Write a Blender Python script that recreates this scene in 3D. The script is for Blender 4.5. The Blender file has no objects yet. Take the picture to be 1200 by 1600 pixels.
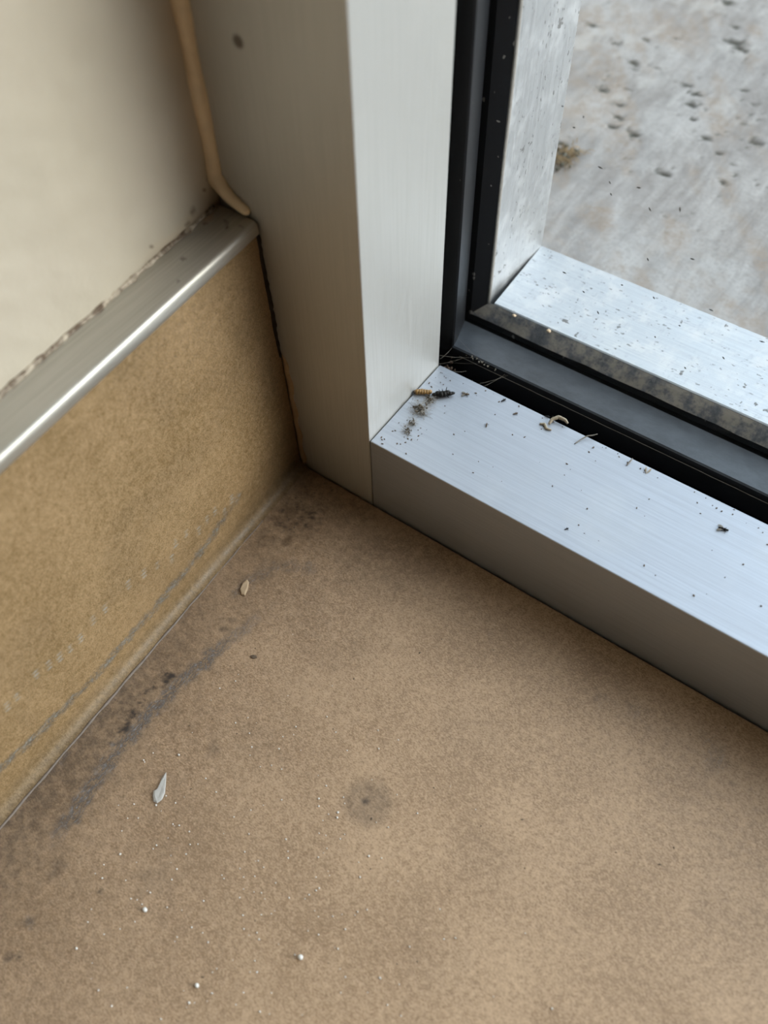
import bpy, bmesh, math, random
import numpy as np
from mathutils import Vector, Matrix

# ---------------------------------------------------------------- camera, sky, exposure
SC = bpy.context.scene
COL = SC.collection
F_PX = 1357.24
CAM = Vector((0.140637, -0.138311, 0.250758))
RX = Vector((0.803722, 0.593196, -0.046349))      # image right
RY = Vector((0.475111, -0.686716, -0.550173))     # image down
RZ = Vector((-0.358189, 0.420166, -0.833763))     # view direction
cd = bpy.data.cameras.new('camera'); cam = bpy.data.objects.new('camera', cd); COL.objects.link(cam)
cam.matrix_world = Matrix(((RX.x, -RY.x, -RZ.x, CAM.x), (RX.y, -RY.y, -RZ.y, CAM.y), (RX.z, -RY.z, -RZ.z, CAM.z), (0, 0, 0, 1)))
cd.sensor_fit = 'HORIZONTAL'; cd.sensor_width = 36; cd.lens = F_PX / 1200 * 36
cd.shift_x = 46.156 / 1200; cd.shift_y = 23.685 / 1200
cd.clip_start = 0.01; cd.clip_end = 60
cd.dof.use_dof = True; cd.dof.focus_distance = 0.272; cd.dof.aperture_fstop = 12.0
SC.camera = cam

w = bpy.data.worlds.new('sky'); SC.world = w; w.use_nodes = True
bg = w.node_tree.nodes['Background']
bg.inputs[0].default_value = (0.67, 0.83, 1.0, 1); bg.inputs[1].default_value = 1.0   # even bright overcast
sd = bpy.data.lights.new('hazy_sun', 'SUN'); sun = bpy.data.objects.new('hazy_sun', sd); COL.objects.link(sun)   # sun behind thin cloud, from the right
sd.energy = 1.6; sd.angle = math.radians(50); sd.color = (1.0, 0.95, 0.88)
sun.rotation_euler = Vector((0.82, 0.27, 0.50)).to_track_quat('Z', 'Y').to_euler()
SC.view_settings.view_transform = 'Standard'; SC.view_settings.look = 'None'
SC.view_settings.gamma = 1; SC.view_settings.use_curve_mapping = False
SC.view_settings.exposure = 2.0
SC.cycles.max_bounces = 16; SC.cycles.diffuse_bounces = 8; SC.cycles.glossy_bounces = 6
SC.cycles.transparent_max_bounces = 16

random.seed(7); RNG = np.random.default_rng(7)
# main measures (metres)
W, HS, D1 = 0.03197, 0.03436, 0.04023        # jamb width, sill rail height, reveal depth
HK, TH, LEAN = 0.1, 0.0042, -0.0023          # skirting height, capping thickness, lean of skirting
TW, YAW = 0.0155, 0.0461                     # wall behind skirting face, angle of the side wall
X2, Z2 = 2.60, 2.35                          # far side and head of the window opening
Y3 = 0.1128                                  # outside edge of frame
ZC = 0.020                                   # concrete level
cs, sn = math.cos(YAW), math.sin(YAW)
def S(x, l, z): return (x * cs + l * sn, -l * cs, z)

# ---------------------------------------------------------------- node helpers
class NT:
    def __init__(self, name):
        self.m = bpy.data.materials.new(name); self.m.use_nodes = True
        self.t = self.m.node_tree; self.t.nodes.clear()
        self.out = self.n('ShaderNodeOutputMaterial')
        self.co = self.n('ShaderNodeTexCoord').outputs['Object']
    def n(self, k, **kw):
        x = self.t.nodes.new(k)
        for a, b in kw.items(): setattr(x, a, b)
        return x
    def put(self, sock, v):
        if v is None: return
        if hasattr(v, 'is_linked'): self.t.links.new(v, sock)
        elif isinstance(v, (tuple, list)) and len(v) == 3 and sock.type == 'RGBA': sock.default_value = (*v, 1)
        else: sock.default_value = v
    def mapping(self, scale=(1, 1, 1), rot=(0, 0, 0), vec=None):
        m = self.n('ShaderNodeMapping'); self.put(m.inputs[0], vec or self.co)
        m.inputs['Scale'].default_value = scale; m.inputs['Rotation'].default_value = rot
        return m.outputs[0]
    def noise(self, scale, detail=3, rough=0.5, vec=None, dist=0):
        n = self.n('ShaderNodeTexNoise'); self.put(n.inputs['Vector'], vec or self.co)
        n.inputs['Scale'].default_value = scale; n.inputs['Detail'].default_value = detail
        n.inputs['Roughness'].default_value = rough; n.inputs['Distortion'].default_value = dist
        return n.outputs['Fac']
    def math(self, op, a, b=None, clamp=False):
        n = self.n('ShaderNodeMath', operation=op, use_clamp=clamp)
        self.put(n.inputs[0], a); self.put(n.inputs[1], b); return n.outputs[0]
    def rng(self, v, a, b, c=0.0, d=1.0):
        n = self.n('ShaderNodeMapRange', interpolation_type='SMOOTHSTEP'); self.put(n.inputs[0], v)
        for i, x in enumerate((a, b, c, d)): n.inputs[i + 1].default_value = x
        return n.outputs[0]
    def mix(self, f, a, b, blend='MIX'):
        n = self.n('ShaderNodeMix', data_type='RGBA', blend_type=blend)
        self.put(n.inputs[0], f); self.put(n.inputs[6], a); self.put(n.inputs[7], b); return n.outputs[2]
    def attr(self, name):
        a = self.n('ShaderNodeAttribute', attribute_name=name); s = self.n('ShaderNodeSeparateColor')
        self.t.links.new(a.outputs['Color'], s.inputs[0]); return list(s.outputs) + [a.outputs['Alpha']]
    def flecks(self, scale, vec, lo=0.75, k=1.0, warp=0.0):
        if warp:
            nz = self.n('ShaderNodeTexNoise'); nz.inputs['Scale'].default_value = 1100; nz.inputs['Detail'].default_value = 2; self.put(nz.inputs['Vector'], self.co)
            sb = self.n('ShaderNodeVectorMath', operation='SUBTRACT'); self.put(sb.inputs[0], nz.outputs['Color']); sb.inputs[1].default_value = (0.5, 0.5, 0.5)
            ml = self.n('ShaderNodeVectorMath', operation='SCALE'); self.put(ml.inputs[0], sb.outputs[0]); ml.inputs['Scale'].default_value = warp
            ad = self.n('ShaderNodeVectorMath', operation='ADD'); self.put(ad.inputs[0], vec); self.put(ad.inputs[1], ml.outputs[0]); vec = ad.outputs[0]
        v = self.n('ShaderNodeTexVoronoi'); self.put(v.inputs['Vector'], vec); v.inputs['Scale'].default_value = scale
        s = self.n('ShaderNodeSeparateColor'); self.t.links.new(v.outputs['Color'], s.inputs[0])
        thr = self.math('MULTIPLY', self.math('MAXIMUM', self.math('SUBTRACT', s.outputs[0], lo), 0.0), k)
        d = self.math('SUBTRACT', thr, v.outputs['Distance'])
        return self.rng(d, 0.0, 0.04)
    def spot(self, c, r0, r1):
        n = self.n('ShaderNodeVectorMath', operation='DISTANCE'); self.put(n.inputs[0], self.co); n.inputs[1].default_value = c
        return self.rng(n.outputs['Value'], r0, r1, 1.0, 0.0)
    def bsdf(self, col, rough=0.5, metal=0.0, spec=0.5, bump=None, bs=0.1, bd=0.001):
        b = self.n('ShaderNodeBsdfPrincipled')
        self.put(b.inputs['Base Color'], col); self.put(b.inputs['Roughness'], rough); self.put(b.inputs['Metallic'], metal)
        b.inputs['Specular IOR Level'].default_value = spec
        if bump is not None:
            p = self.n('ShaderNodeBump'); p.inputs['Strength'].default_value = bs; p.inputs['Distance'].default_value = bd
            self.put(p.inputs['Height'], bump); self.t.links.new(p.outputs[0], b.inputs['Normal'])
        self.t.links.new(b.outputs[0], self.out.inputs[0]); return self.m

def simple(name, col, rough=0.6, metal=0.0, spec=0.4, var=0.25, scale=900):
    t = NT(name); n = t.noise(scale, 3)
    dark = tuple(c * (1 - var) for c in col)
    return t.bsdf(t.mix(n, dark, tuple(min(1, c * (1 + var)) for c in col)), rough, metal, spec, n, 0.15, 0.0003)

def lino(name, ca, cb, tint, gs=900, grain=0.18):
    t = NT(name)
    v = t.mapping((1.0, 1.9, 1.4), (0.5, 0.6, 0.62))
    f1 = t.noise(1500, 2, 0.6, v); f2 = t.noise(520, 3, 0.6); f3 = t.noise(38, 3, 0.55)
    f = t.math('ADD', t.math('MULTIPLY', f1, 0.55), t.math('ADD', t.math('MULTIPLY', f2, 0.30), t.math('MULTIPLY', f3, 0.24)))
    col = t.mix(t.rng(f, 0.42, 0.67), ca, cb)
    col = t.mix(t.rng(t.noise(gs, 2, 0.5, t.mapping((1, 1.3, 1.2), (0.4, 0.2, 0.5))), 0.46, 0.66, 0.0, grain), col, (min(1, cb[0] * 1.42), min(1, cb[1] * 1.45), min(1, cb[2] * 1.6)))
    s = t.attr('stain')
    streak = t.noise(1150, 4, 0.7, t.mapping((1, 0.34, 0.6), (0, 0, -0.25)), 1.4)
    brk = t.noise(330, 4, 0.65)
    brown = t.math('MULTIPLY', s[2], t.rng(brk, 0.30, 0.62, 0.45, 1.0))
    col = t.mix(t.math('MULTIPLY', brown, 0.85), col, (0.085, 0.045, 0.018))
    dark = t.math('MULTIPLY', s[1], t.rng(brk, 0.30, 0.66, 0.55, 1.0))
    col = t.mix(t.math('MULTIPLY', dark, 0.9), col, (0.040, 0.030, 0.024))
    g = t.math('MULTIPLY', s[0], t.rng(streak, 0.38, 0.58, 0.15, 1.0))
    gc = t.mix(t.rng(streak, 0.50, 0.66), (0.045, 0.044, 0.045), tint)
    col = t.mix(t.math('MULTIPLY', g, 0.9, True), col, gc)
    col = t.mix(t.math('MULTIPLY', s[3], 0.8, True), col, tuple(min(1, k * 1.5) for k in tint))
    return t.bsdf(col, t.rng(f2, 0.3, 0.7, 0.42, 0.58), 0, 0.35, f, 0.12, 0.0004)

def alu(name, axis, col=(0.80, 0.81, 0.80), rough=0.42, fleck=0, streak=0.5, mark=None, dust=0.0, metal=0.88):
    t = NT(name)
    sc = {'x': (0.02, 1, 1), 'z': (1, 1, 0.02), 'y': (1, 0.02, 1)}[axis]
    st = t.noise(1700, 3, 0.6, t.mapping(sc)); cl = t.noise(45, 4, 0.6)
    c = t.mix(t.math('MULTIPLY', t.rng(st, 0.3, 0.7), 0.16 * streak * 2), col, tuple(k * 0.72 for k in col))
    c = t.mix(t.math('MULTIPLY', t.rng(cl, 0.5, 0.8), 0.14), c, (0.62, 0.60, 0.55))
    mt = metal
    if dust:
        d = t.math('MULTIPLY', t.rng(t.noise(120, 5, 0.7), 0.45, 0.7), dust)
        c = t.mix(d, c, (0.46, 0.46, 0.46)); mt = t.math('MULTIPLY', t.math('SUBTRACT', 1.0, d), metal)
    if fleck:
        a = t.flecks(300 * fleck, t.mapping((1, 0.42, 0.42), (0.4, 0.3, 0.7)), 0.76, 1.1, 0.0016)
        b = t.flecks(150 * fleck, t.mapping((0.6, 1.2, 0.5), (0.1, 0.5, 0.3)), 0.87, 1.5, 0.0022)
        wob = t.noise(1500, 3, 0.6)
        fl = t.math('MULTIPLY', t.math('MAXIMUM', a, b), t.rng(wob, 0.28, 0.44))
        f2 = t.math('MULTIPLY', t.flecks(700 * fleck, t.mapping((0.5, 1.3, 0.45), (0.3, 0.1, 0.9)), 0.52, 0.8, 0.0016), t.rng(t.noise(90, 4, 0.7), 0.40, 0.56, 0.1, 0.75))
        br = t.math('MULTIPLY', t.rng(t.noise(380, 5, 0.7, t.mapping((1.5, 0.6, 0.6))), 0.55, 0.74), 0.35)
        c = t.mix(br, c, tuple(k * 0.55 for k in col)); c = t.mix(f2, c, (0.10, 0.095, 0.085))
        c = t.mix(t.math('MULTIPLY', fl, 0.85), c, (0.05, 0.045, 0.04))
        mt = t.math('MULTIPLY', mt, t.math('SUBTRACT', 1.0, fl))
    else:
        fl = t.flecks(160, t.mapping((1, 0.8, 0.7), (0.1, 0.5, 0.3)), 0.93, 1.2)
        c = t.mix(t.math('MULTIPLY', fl, 0.5), c, (0.10, 0.09, 0.08))
    for (p, r0, r1, k) in (mark or []):
        c = t.mix(t.math('MULTIPLY', t.spot(p, r0, r1), k), c, (0.06, 0.035, 0.02))
    r = t.rng(st, 0.25, 0.75, rough - 0.06, rough + 0.08)
    return t.bsdf(c, r, mt, 0.5, st, 0.10, 0.0002)

# ---------------------------------------------------------------- mesh helpers
def tag(o, label=None, cat=None, group=None, kind=None):
    for k, v in (('label', label), ('category', cat), ('group', group), ('kind', kind)):
        if v: o[k] = v
    return o
def link(name, me, mat=None, parent=None, smooth=False):
    o = bpy.data.objects.new(name, me); COL.objects.link(o)
    if mat: me.materials.append(mat)
    if parent: o.parent = parent
    if smooth: me.polygons.foreach_set('use_smooth', [True] * len(me.polygons))
    return o
def empty(name, loc=(0, 0, 0)):
    o = bpy.data.objects.new(name, None); o.empty_display_size = 0.01; o.location = loc; COL.objects.link(o); return o
def from_bm(name, bm, mat, parent=None, smooth=False):
    bmesh.ops.recalc_face_normals(bm, faces=bm.faces[:])
    me = bpy.data.meshes.new(name); bm.to_mesh(me); bm.free(); return link(name, me, mat, parent, smooth)
def box(name, a, b, mat, parent=None, bevel=0.0, segs=2, xf=None):
    bm = bmesh.new(); bmesh.ops.create_cube(bm, size=1)
    for v in bm.verts: v.co = Vector([(a[i] + b[i]) / 2 + v.co[i] * (b[i] - a[i]) for i in range(3)])
    if bevel: bmesh.ops.bevel(bm, geom=bm.edges[:], offset=bevel, segments=segs, affect='EDGES', profile=0.5)
    if xf:
        for v in bm.verts: v.co = Vector(xf(*v.co))
    return from_bm(name, bm, mat, parent)
def boxes(name, lst, mat, parent=None):
    bm = bmesh.new()
    for a, b in lst:
        r = bmesh.ops.create_cube(bm, size=1)
        for v in r['verts']: v.co = Vector([(a[i] + b[i]) / 2 + v.co[i] * (b[i] - a[i]) for i in range(3)])
    return from_bm(name, bm, mat, parent)
def grid(name, P, mat, parent=None, stain=None, smooth=True, under=None):
    """P: (nu, nv, 3) points; 'under' closes the sheet to a slab with an offset vector."""
    nu, nv = P.shape[:2]; V = P.reshape(-1, 3)
    i = np.arange(nu * nv).reshape(nu, nv)
    Fq = np.stack([i[:-1, :-1], i[1:, :-1], i[1:, 1:], i[:-1, 1:]], -1).reshape(-1, 4)
    faces = Fq.tolist(); verts = V.tolist()
    if under is not None:
        rim = list(i[:, 0]) + list(i[-1, 1:]) + list(i[-2::-1, -1]) + list(i[0, -2:0:-1])
        base = len(verts); verts += [(np.array(verts[k]) + under).tolist() for k in rim]; n = len(rim)
        for k in range(n):
            j = (k + 1) % n; faces.append([int(rim[j]), int(rim[k]), base + k, base + j])
        faces.append([base + k for k in range(n)][::-1])
    me = bpy.data.meshes.new(name); me.from_pydata(verts, [], faces)
    if stain is not None:
        a = me.color_attributes.new('stain', 'FLOAT_COLOR', 'POINT')
        c = np.zeros((len(verts), 4), np.float32); q = stain.shape[-1]; c[:nu * nv, :q] = stain.reshape(-1, q)
        a.data.foreach_set('color', c.ravel())
    return link(name, me, mat, parent, smooth)
def tube(bm, pts, rad, seg=8, cap=True):
    pts = [Vector(p) for p in pts]; n = len(pts)
    rad = rad if isinstance(rad, (list, tuple)) else [rad] * n
    rings = []; a = None
    for k, p in enumerate(pts):
        d = (pts[min(k + 1, n - 1)] - pts[max(k - 1, 0)]).normalized()
        if a is None: a = d.cross(Vector((0, 0, 1)) if abs(d.z) < 0.9 else Vector((1, 0, 0)))
        a = (a - d * a.dot(d)).normalized(); b = d.cross(a)
        rings.append([bm.verts.new(p + (a * math.cos(t) + b * math.sin(t)) * rad[k]) for t in [2 * math.pi * j / seg for j in range(seg)]])
    for r, q in zip(rings, rings[1:]):
        for j in range(seg): bm.faces.new((r[j], r[(j + 1) % seg], q[(j + 1) % seg], q[j]))
    if cap: bm.faces.new(rings[0][::-1]); bm.faces.new(rings[-1])
def sph(bm, c, r, sub=2, jit=0.0, rot=0.0):
    rr = r if isinstance(r, (tuple, list)) else (r, r, r)
    res = bmesh.ops.create_icosphere(bm, subdivisions=sub, radius=1)
    M = Matrix.Rotation(rot, 3, 'Z')
    for v in res['verts']:
        k = 1 + random.uniform(-jit, jit)
        v.co = Vector(c) + M @ Vector((v.co.x * rr[0] * k, v.co.y * rr[1] * k, v.co.z * rr[2] * k))
def hash2(ix, iy, s): 
    h = (ix.astype(np.int64) * 374761393 + iy.astype(np.int64) * 668265263 + s * 974634777) & 0xffffffff
    h = ((h ^ (h >> 13)) * 1274126177) & 0xffffffff
    return ((h ^ (h >> 16)) & 0xffff) / 65535.0
def vnoise(x, y, s=0):
    ix, iy = np.floor(x), np.floor(y); fx, fy = x - ix, y - iy
    fx = fx * fx * (3 - 2 * fx); fy = fy * fy * (3 - 2 * fy)
    a, b = hash2(ix, iy, s), hash2(ix + 1, iy, s); c, d = hash2(ix, iy + 1, s), hash2(ix + 1, iy + 1, s)
    return (a * (1 - fx) + b * fx) * (1 - fy) + (c * (1 - fx) + d * fx) * fy
def fbm(x, y, oct=4, s=0):
    r, a, t = 0, 1.0, 0
    for k in range(oct): r = r + a * vnoise(x * 2 ** k, y * 2 ** k, s + k); t += a; a *= 0.55
    return r / t
def sm(e0, e1, x):
    t = np.clip((x - e0) / (e1 - e0), 0, 1); return t * t * (3 - 2 * t)
def pline(x, y, pts):
    """distance to a polyline and parameter along it (inputs in mm)"""
    best = np.full(x.shape, 1e9); par = np.zeros(x.shape); n = len(pts) - 1
    for k in range(n):
        (x0, y0), (x1, y1) = pts[k], pts[k + 1]; dx, dy = x1 - x0, y1 - y0
        t = np.clip(((x - x0) * dx + (y - y0) * dy) / (dx * dx + dy * dy), 0, 1)
        d = np.hypot(x - x0 - t * dx, y - y0 - t * dy); m = d < best
        best = np.where(m, d, best); par = np.where(m, (k + t) / n, par)
    return best, par
def blob(x, y, c, r, soft=0.6, s=0, wob=0.5, asp=1.0):
    d = np.hypot((x - c[0]) / asp, y - c[1]) / r
    d = d * (1 + wob * (fbm(x / r * 1.3 + 7 * s, y / r * 1.3, 3, 50 + s) - 0.5) * 2)
    return 1 - sm(1 - soft, 1 + soft * 0.4, d)

# ---------------------------------------------------------------- materials
M_FLOOR = lino('lino_floor', (0.248, 0.158, 0.090), (0.452, 0.308, 0.190), (0.215, 0.21, 0.215), 1100, 0.16)
M_SKIRT = lino('lino_skirting', (0.172, 0.109, 0.046), (0.31, 0.207, 0.105), (0.20, 0.215, 0.20), 640, 0.20)
M_ALU_J = alu('anodised_jamb', 'z', (0.475, 0.46, 0.43), 0.50, metal=0.45, mark=[((0.001, 0, 0.1515), 0.0009, 0.0021, 0.8)])
M_ALU_S = alu('anodised_sill', 'x', (0.40, 0.42, 0.46), 0.55, streak=0.45, metal=0.75)
M_ALU_OJ = alu('anodised_outer_jamb', 'z', (0.41, 0.41, 0.41), 0.5, fleck=1.3, dust=0.35)
M_ALU_OS = alu('anodised_outer_sill', 'x', (0.43, 0.45, 0.47), 0.6, fleck=1.25, dust=0.6)

def m_wall():
    t = NT('cream_wall_paint'); s = t.attr('stain')
    n = t.noise(140, 4, 0.6); n2 = t.noise(18, 3)
    c = t.mix(t.rng(n2, 0.3, 0.7), (0.45, 0.395, 0.305), (0.48, 0.42, 0.33))
    c = t.mix(t.math('MULTIPLY', s[2], 0.75), c, (0.50, 0.35, 0.20))
    c = t.mix(s[1], c, (0.10, 0.065, 0.04))
    return t.bsdf(c, 0.5, 0, 0.4, n, 0.25, 0.001)
M_WALL = m_wall()
def m_trim():
    t = NT('aluminium_capping'); s = t.attr('stain')
    st = t.noise(1400, 3, 0.6, t.mapping((1, 0.02, 1), (0, 0, YAW))); b = t.noise(420, 4, 0.7)
    c = t.mix(t.rng(st, 0.3, 0.7), (0.38, 0.36, 0.31), (0.46, 0.43, 0.38))
    d = t.math('MULTIPLY', s[2], t.rng(b, 0.30, 0.55, 0.45, 1.0)); c = t.mix(t.math('MULTIPLY', d, 0.8), c, (0.36, 0.235, 0.13))
    k = t.math('MULTIPLY', s[1], t.rng(b, 0.3, 0.6, 0.4, 1.0)); c = t.mix(k, c, (0.05, 0.03, 0.02))
    mt = t.math('SUBTRACT', 1.0, t.math('MAXIMUM', d, k), True)
    return t.bsdf(c, 0.42, t.math('MULTIPLY', mt, 0.65), 0.5, st, 0.06, 0.0002)
M_TRIM = m_trim()
def m_dirtbead():
    t = NT('dirty_sealant'); a = t.noise(260, 5, 0.7); b = t.noise(900, 3)
    c = t.mix(t.rng(a, 0.36, 0.62), (0.10, 0.065, 0.04), (0.46, 0.39, 0.30))
    return t.bsdf(c, 0.7, 0, 0.3, b, 0.4, 0.0006)
M_DIRTBEAD = m_dirtbead()
M_CAULK = simple('cream_caulk', (0.80, 0.64, 0.43), 0.5, var=0.12, scale=300)
M_TAN = simple('tan_sealant', (0.34, 0.23, 0.12), 0.5, var=0.25, scale=500)
M_WELD = simple('grey_weld', (0.17, 0.135, 0.11), 0.6, var=0.5, scale=500)
M_SUB = simple('subfloor_grey', (0.09, 0.08, 0.07), 0.9)
M_BACK = simple('backing_dark', (0.06, 0.04, 0.025), 0.9)
M_WHITE = simple('ceiling_timber', (0.18, 0.12, 0.07), 0.8, var=0.03, scale=60)
M_ROOM = simple('room_timber', (0.16, 0.10, 0.055), 0.7, var=0.04, scale=60)
def m_rubber(name, dusty, col=(0.010, 0.010, 0.012), rough=0.36, specks=0.9, spec=0.4):
    t = NT(name)
    g = t.n('ShaderNodeNewGeometry'); sx = t.n('ShaderNodeSeparateXYZ'); t.t.links.new(g.outputs['Normal'], sx.inputs[0])
    a = t.noise(170, 5, 0.7); b = t.noise(900, 3, 0.6)
    fl = t.flecks(420, t.mapping((1, 0.9, 0.8), (0.2, 0.1, 0.4)), 0.72 if dusty else 0.90, 1.2 if dusty else 1.5, 0.001)
    c = t.mix(t.math('MULTIPLY', fl, specks), col, (0.30, 0.28, 0.25))
    r = rough
    if name == 'black_gasket': c = t.mix(t.math('MULTIPLY', t.rng(sx.outputs['Z'], 0.3, 0.8), t.rng(a, 0.3, 0.7, 0.6, 1.0)), c, (0.046, 0.051, 0.058))   # thin film of settled dust
    if dusty:
        up = t.rng(sx.outputs['Z'], 0.12, 0.5)                    # dust settles on upward faces
        d = t.math('MULTIPLY', up, t.rng(t.math('ADD', t.math('MULTIPLY', a, 0.6), t.math('MULTIPLY', b, 0.4)), 0.30, 0.55, 0.55, 1.0))
        c = t.mix(d, c, t.mix(t.rng(a, 0.38, 0.62), (0.105, 0.105, 0.11), (0.235, 0.205, 0.17)))
        r = t.rng(d, 0, 0.5, rough, 0.9)
    return t.bsdf(c, r, 0, spec, b, 0.15, 0.0003)
M_GASKET = m_rubber('black_gasket', False, (0.007, 0.007, 0.008), 0.42, 0.4, 0.24)
M_REBATE = m_rubber('black_rebate', False, (0.002, 0.002, 0.002), 0.9, 0.25, 0.05)
M_OGASKET = m_rubber('dusty_outer_gasket', True, (0.006, 0.006, 0.007), 0.6, 0.5, 0.2)
M_LIPDUST = simple('dusty_lip', (0.13, 0.115, 0.095), 0.9, var=0.5, scale=700)
def m_glass():
    t = NT('window_glass')
    ge = t.n('ShaderNodeNewGeometry'); dt = t.n('ShaderNodeVectorMath', operation='DOT_PRODUCT')
    t.t.links.new(ge.outputs['Incoming'], dt.inputs[0]); t.t.links.new(ge.outputs['Normal'], dt.inputs[1])
    fr = t.math('ADD', 0.04, t.math('MULTIPLY', 0.96, t.math('POWER', t.math('SUBTRACT', 1.0, t.math('ABSOLUTE', dt.outputs['Value'])), 5.0)))
    tr = t.n('ShaderNodeBsdfTransparent'); tr.inputs[0].default_value = (0.965, 0.98, 0.975, 1)
    gl = t.n('ShaderNodeBsdfGlossy'); gl.inputs['Roughness'].default_value = 0.02
    mx = t.n('ShaderNodeMixShader'); t.put(mx.inputs[0], fr)
    t.t.links.new(tr.outputs[0], mx.inputs[1]); t.t.links.new(gl.outputs[0], mx.inputs[2])
    t.t.links.new(mx.outputs[0], t.out.inputs[0]); return t.m
M_GLASS = m_glass()
def m_conc():
    t = NT('weathered_concrete'); s = t.attr('stain')
    a = t.noise(22, 6, 0.62, t.mapping((1, 1, 1))); b = t.noise(240, 5, 0.7); st = t.noise(120, 5, 0.65, t.mapping((1.5, 0.33, 1), (0, 0, 0.12)), 0.6)
    e = t.noise(700, 3, 0.6)
    f = t.math('ADD', t.math('MULTIPLY', a, 0.45), t.math('ADD', t.math('MULTIPLY', st, 0.35), t.math('MULTIPLY', b, 0.2)))
    c = t.mix(t.rng(f, 0.38, 0.60), (0.145, 0.136, 0.130), (0.262, 0.254, 0.246))
    c = t.mix(t.math('MULTIPLY', t.rng(t.math('ADD', t.math('MULTIPLY', e, 0.5), t.math('MULTIPLY', b, 0.5)), 0.46, 0.62), 0.32), c, (0.105, 0.095, 0.085))
    c = t.mix(t.math('MULTIPLY', s[2], t.rng(b, 0.3, 0.62, 0.1, 0.75)), c, (0.17, 0.128, 0.092))
    c = t.mix(t.math('MULTIPLY', s[0], 0.6), c, (0.34, 0.335, 0.32))
    c = t.mix(s[1], c, (0.035, 0.035, 0.028))
    return t.bsdf(c, 0.75, 0, 0.3, t.math('ADD', f, t.math('MULTIPLY', e, 0.2)), 0.3, 0.0012)
M_CONC = m_conc()

# ---------------------------------------------------------------- floor
def axis(*segs):
    return np.unique(np.round(np.concatenate([np.arange(a, b, st) for a, b, st in segs]), 6))
xs = axis((-0.02, 0.235, 0.0008), (0.235, 0.6, 0.02), (0.6, 3.05, 0.15))
ys = np.concatenate([axis((-4.2, -0.6, 0.15), (-0.6, -0.215, 0.02), (-0.215, -0.0012, 0.0008)), [-0.0009]])
X, Y = np.meshgrid(xs, ys, indexing='ij'); x, y = X * 1000, Y * 1000
near = (x < 240) & (y > -220)
jag = (fbm(x / 2.2, y / 2.2, 3, 3) - 0.5) * 2
g = np.zeros(x.shape); dk = g.copy(); br = g.copy()
d, t_ = pline(x, y, [(26.7, -151), (24.4, -133.5), (22.0, -115.2), (22.2, -100.1), (23.0, -87.8), (24.7, -74.5), (27.5, -60)])
g = np.maximum(g, 0.95 * (1 - sm(1.0, 3.2, d + jag * 1.6)) * sm(0.0, 0.12, t_) * (1 - 0.6 * sm(0.8, 1, t_)))
d, t_ = pline(x, y, [(16, -55), (18.3, -44.4), (22, -38), (30, -33.8)])
g = np.maximum(g, 0.45 * (1 - sm(0.5, 3.4, d + jag * 1.5)))
d, t_ = pline(x, y, [(7.9, -175), (7.0, -124.7), (5.4, -98.4), (4.3, -76.5), (3.6, -50)])
g = np.maximum(g, 0.5 * (1 - sm(0.5, 5.5, d + jag * 1.5)) * (1 - 0.7 * sm(0.55, 1, t_)))
dk = np.maximum(dk, 0.38 * (1 - sm(4, 30, d + jag * 5)) * (1 - 0.65 * sm(0.4, 1.0, t_)))
d, t_ = pline(x, y, [(19.2, -112), (17.3, -103.6), (17.4, -96.8), (18.1, -90.0)])
dk = np.maximum(dk, 0.9 * (1 - sm(0.2, 2.6, d + jag * 2.4)) * sm(0.35, 0.55, fbm(x / 1.6, y / 2.4, 3, 44)))
for c_, r_, k_ in (((18.7, -116.8), 1.2, 0.8), ((21.3, -68), 2.0, 0.45), ((21.8, -64), 1.6, 0.45), ((45.6, -100.2), 2.4, 0.32), ((56.7, -136.2), 7, 0.22),
                   ((32.2, -150.8), 3.6, 0.35), ((38.7, -174.1), 1.5, 0.7), ((40.6, -172.5), 0.8, 0.6), ((36.3, -165.1), 1.6, 0.4), ((28.6, -134.9), 1.4, 0.3),
                   ((3.3, -52), 1.4, 0.7), ((5.2, -99), 1.2, 0.7), ((9.5, -140), 0.9, 0.7), ((15, -146), 1.2, 0.5),
                   ((173.3, -21), 1.3, 0.45), ((46.6, -148.5), 1.0, 0.5)):
    dk = np.maximum(dk, k_ * blob(x, y, c_, r_, 0.7, int(r_ * 10), 0.6))
dk = np.maximum(dk, 0.42 * blob(x, y, (92.0, -85.8), 7.6, 0.35, 4, 0.10))
dk = np.maximum(dk, 1.0 * blob(x, y, (91.3, -85.9), 1.75, 0.9, 5, 0.4))
dk = np.maximum(dk, 0.55 * blob(x, y, (95.6, -83.2), 0.8, 0.9, 6, 0.4)); dk = np.maximum(dk, 0.5 * blob(x, y, (97.5, -87), 0.7, 0.9, 6, 0.4))
br = np.maximum(br, 0.75 * blob(x, y, (13.0, -19), 10.5, 0.8, 8, 0.6)); dk = np.maximum(dk, 0.75 * sm(0.60, 0.70, fbm(x / 1.5, y / 1.5, 3, 45)) * blob(x, y, (14, -21), 12, 0.8, 9, 0.4))
br = np.maximum(br, 0.95 * blob(x, y, (17.5, -29.5), 3.2, 0.6, 9, 0.8)); br = np.maximum(br, 0.6 * blob(x, y, (9, -9), 6, 0.8, 10, 0.6))
br = np.maximum(br, 0.5 * blob(x, y, (10.5, -34), 4.5, 0.8, 12, 0.6))
d, t_ = pline(x, y, [(3, 0), (40, 0), (240, 0)])
br = np.maximum(br, 0.42 * (1 - sm(0.0, 12, d + jag * 2.5))); br = np.maximum(br, 0.42 * (1 - sm(8, 40, d + jag * 4)) * (1 - 0.4 * sm(60, 160, x)))                     # old brown staining along the frame, plus painted shade beside the sill
d, t_ = pline(x, y, [(60, -26), (78, -23), (92, -20)]); br = np.maximum(br, 0.28 * (1 - sm(0.2, 3.0, d + jag * 2)))
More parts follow.
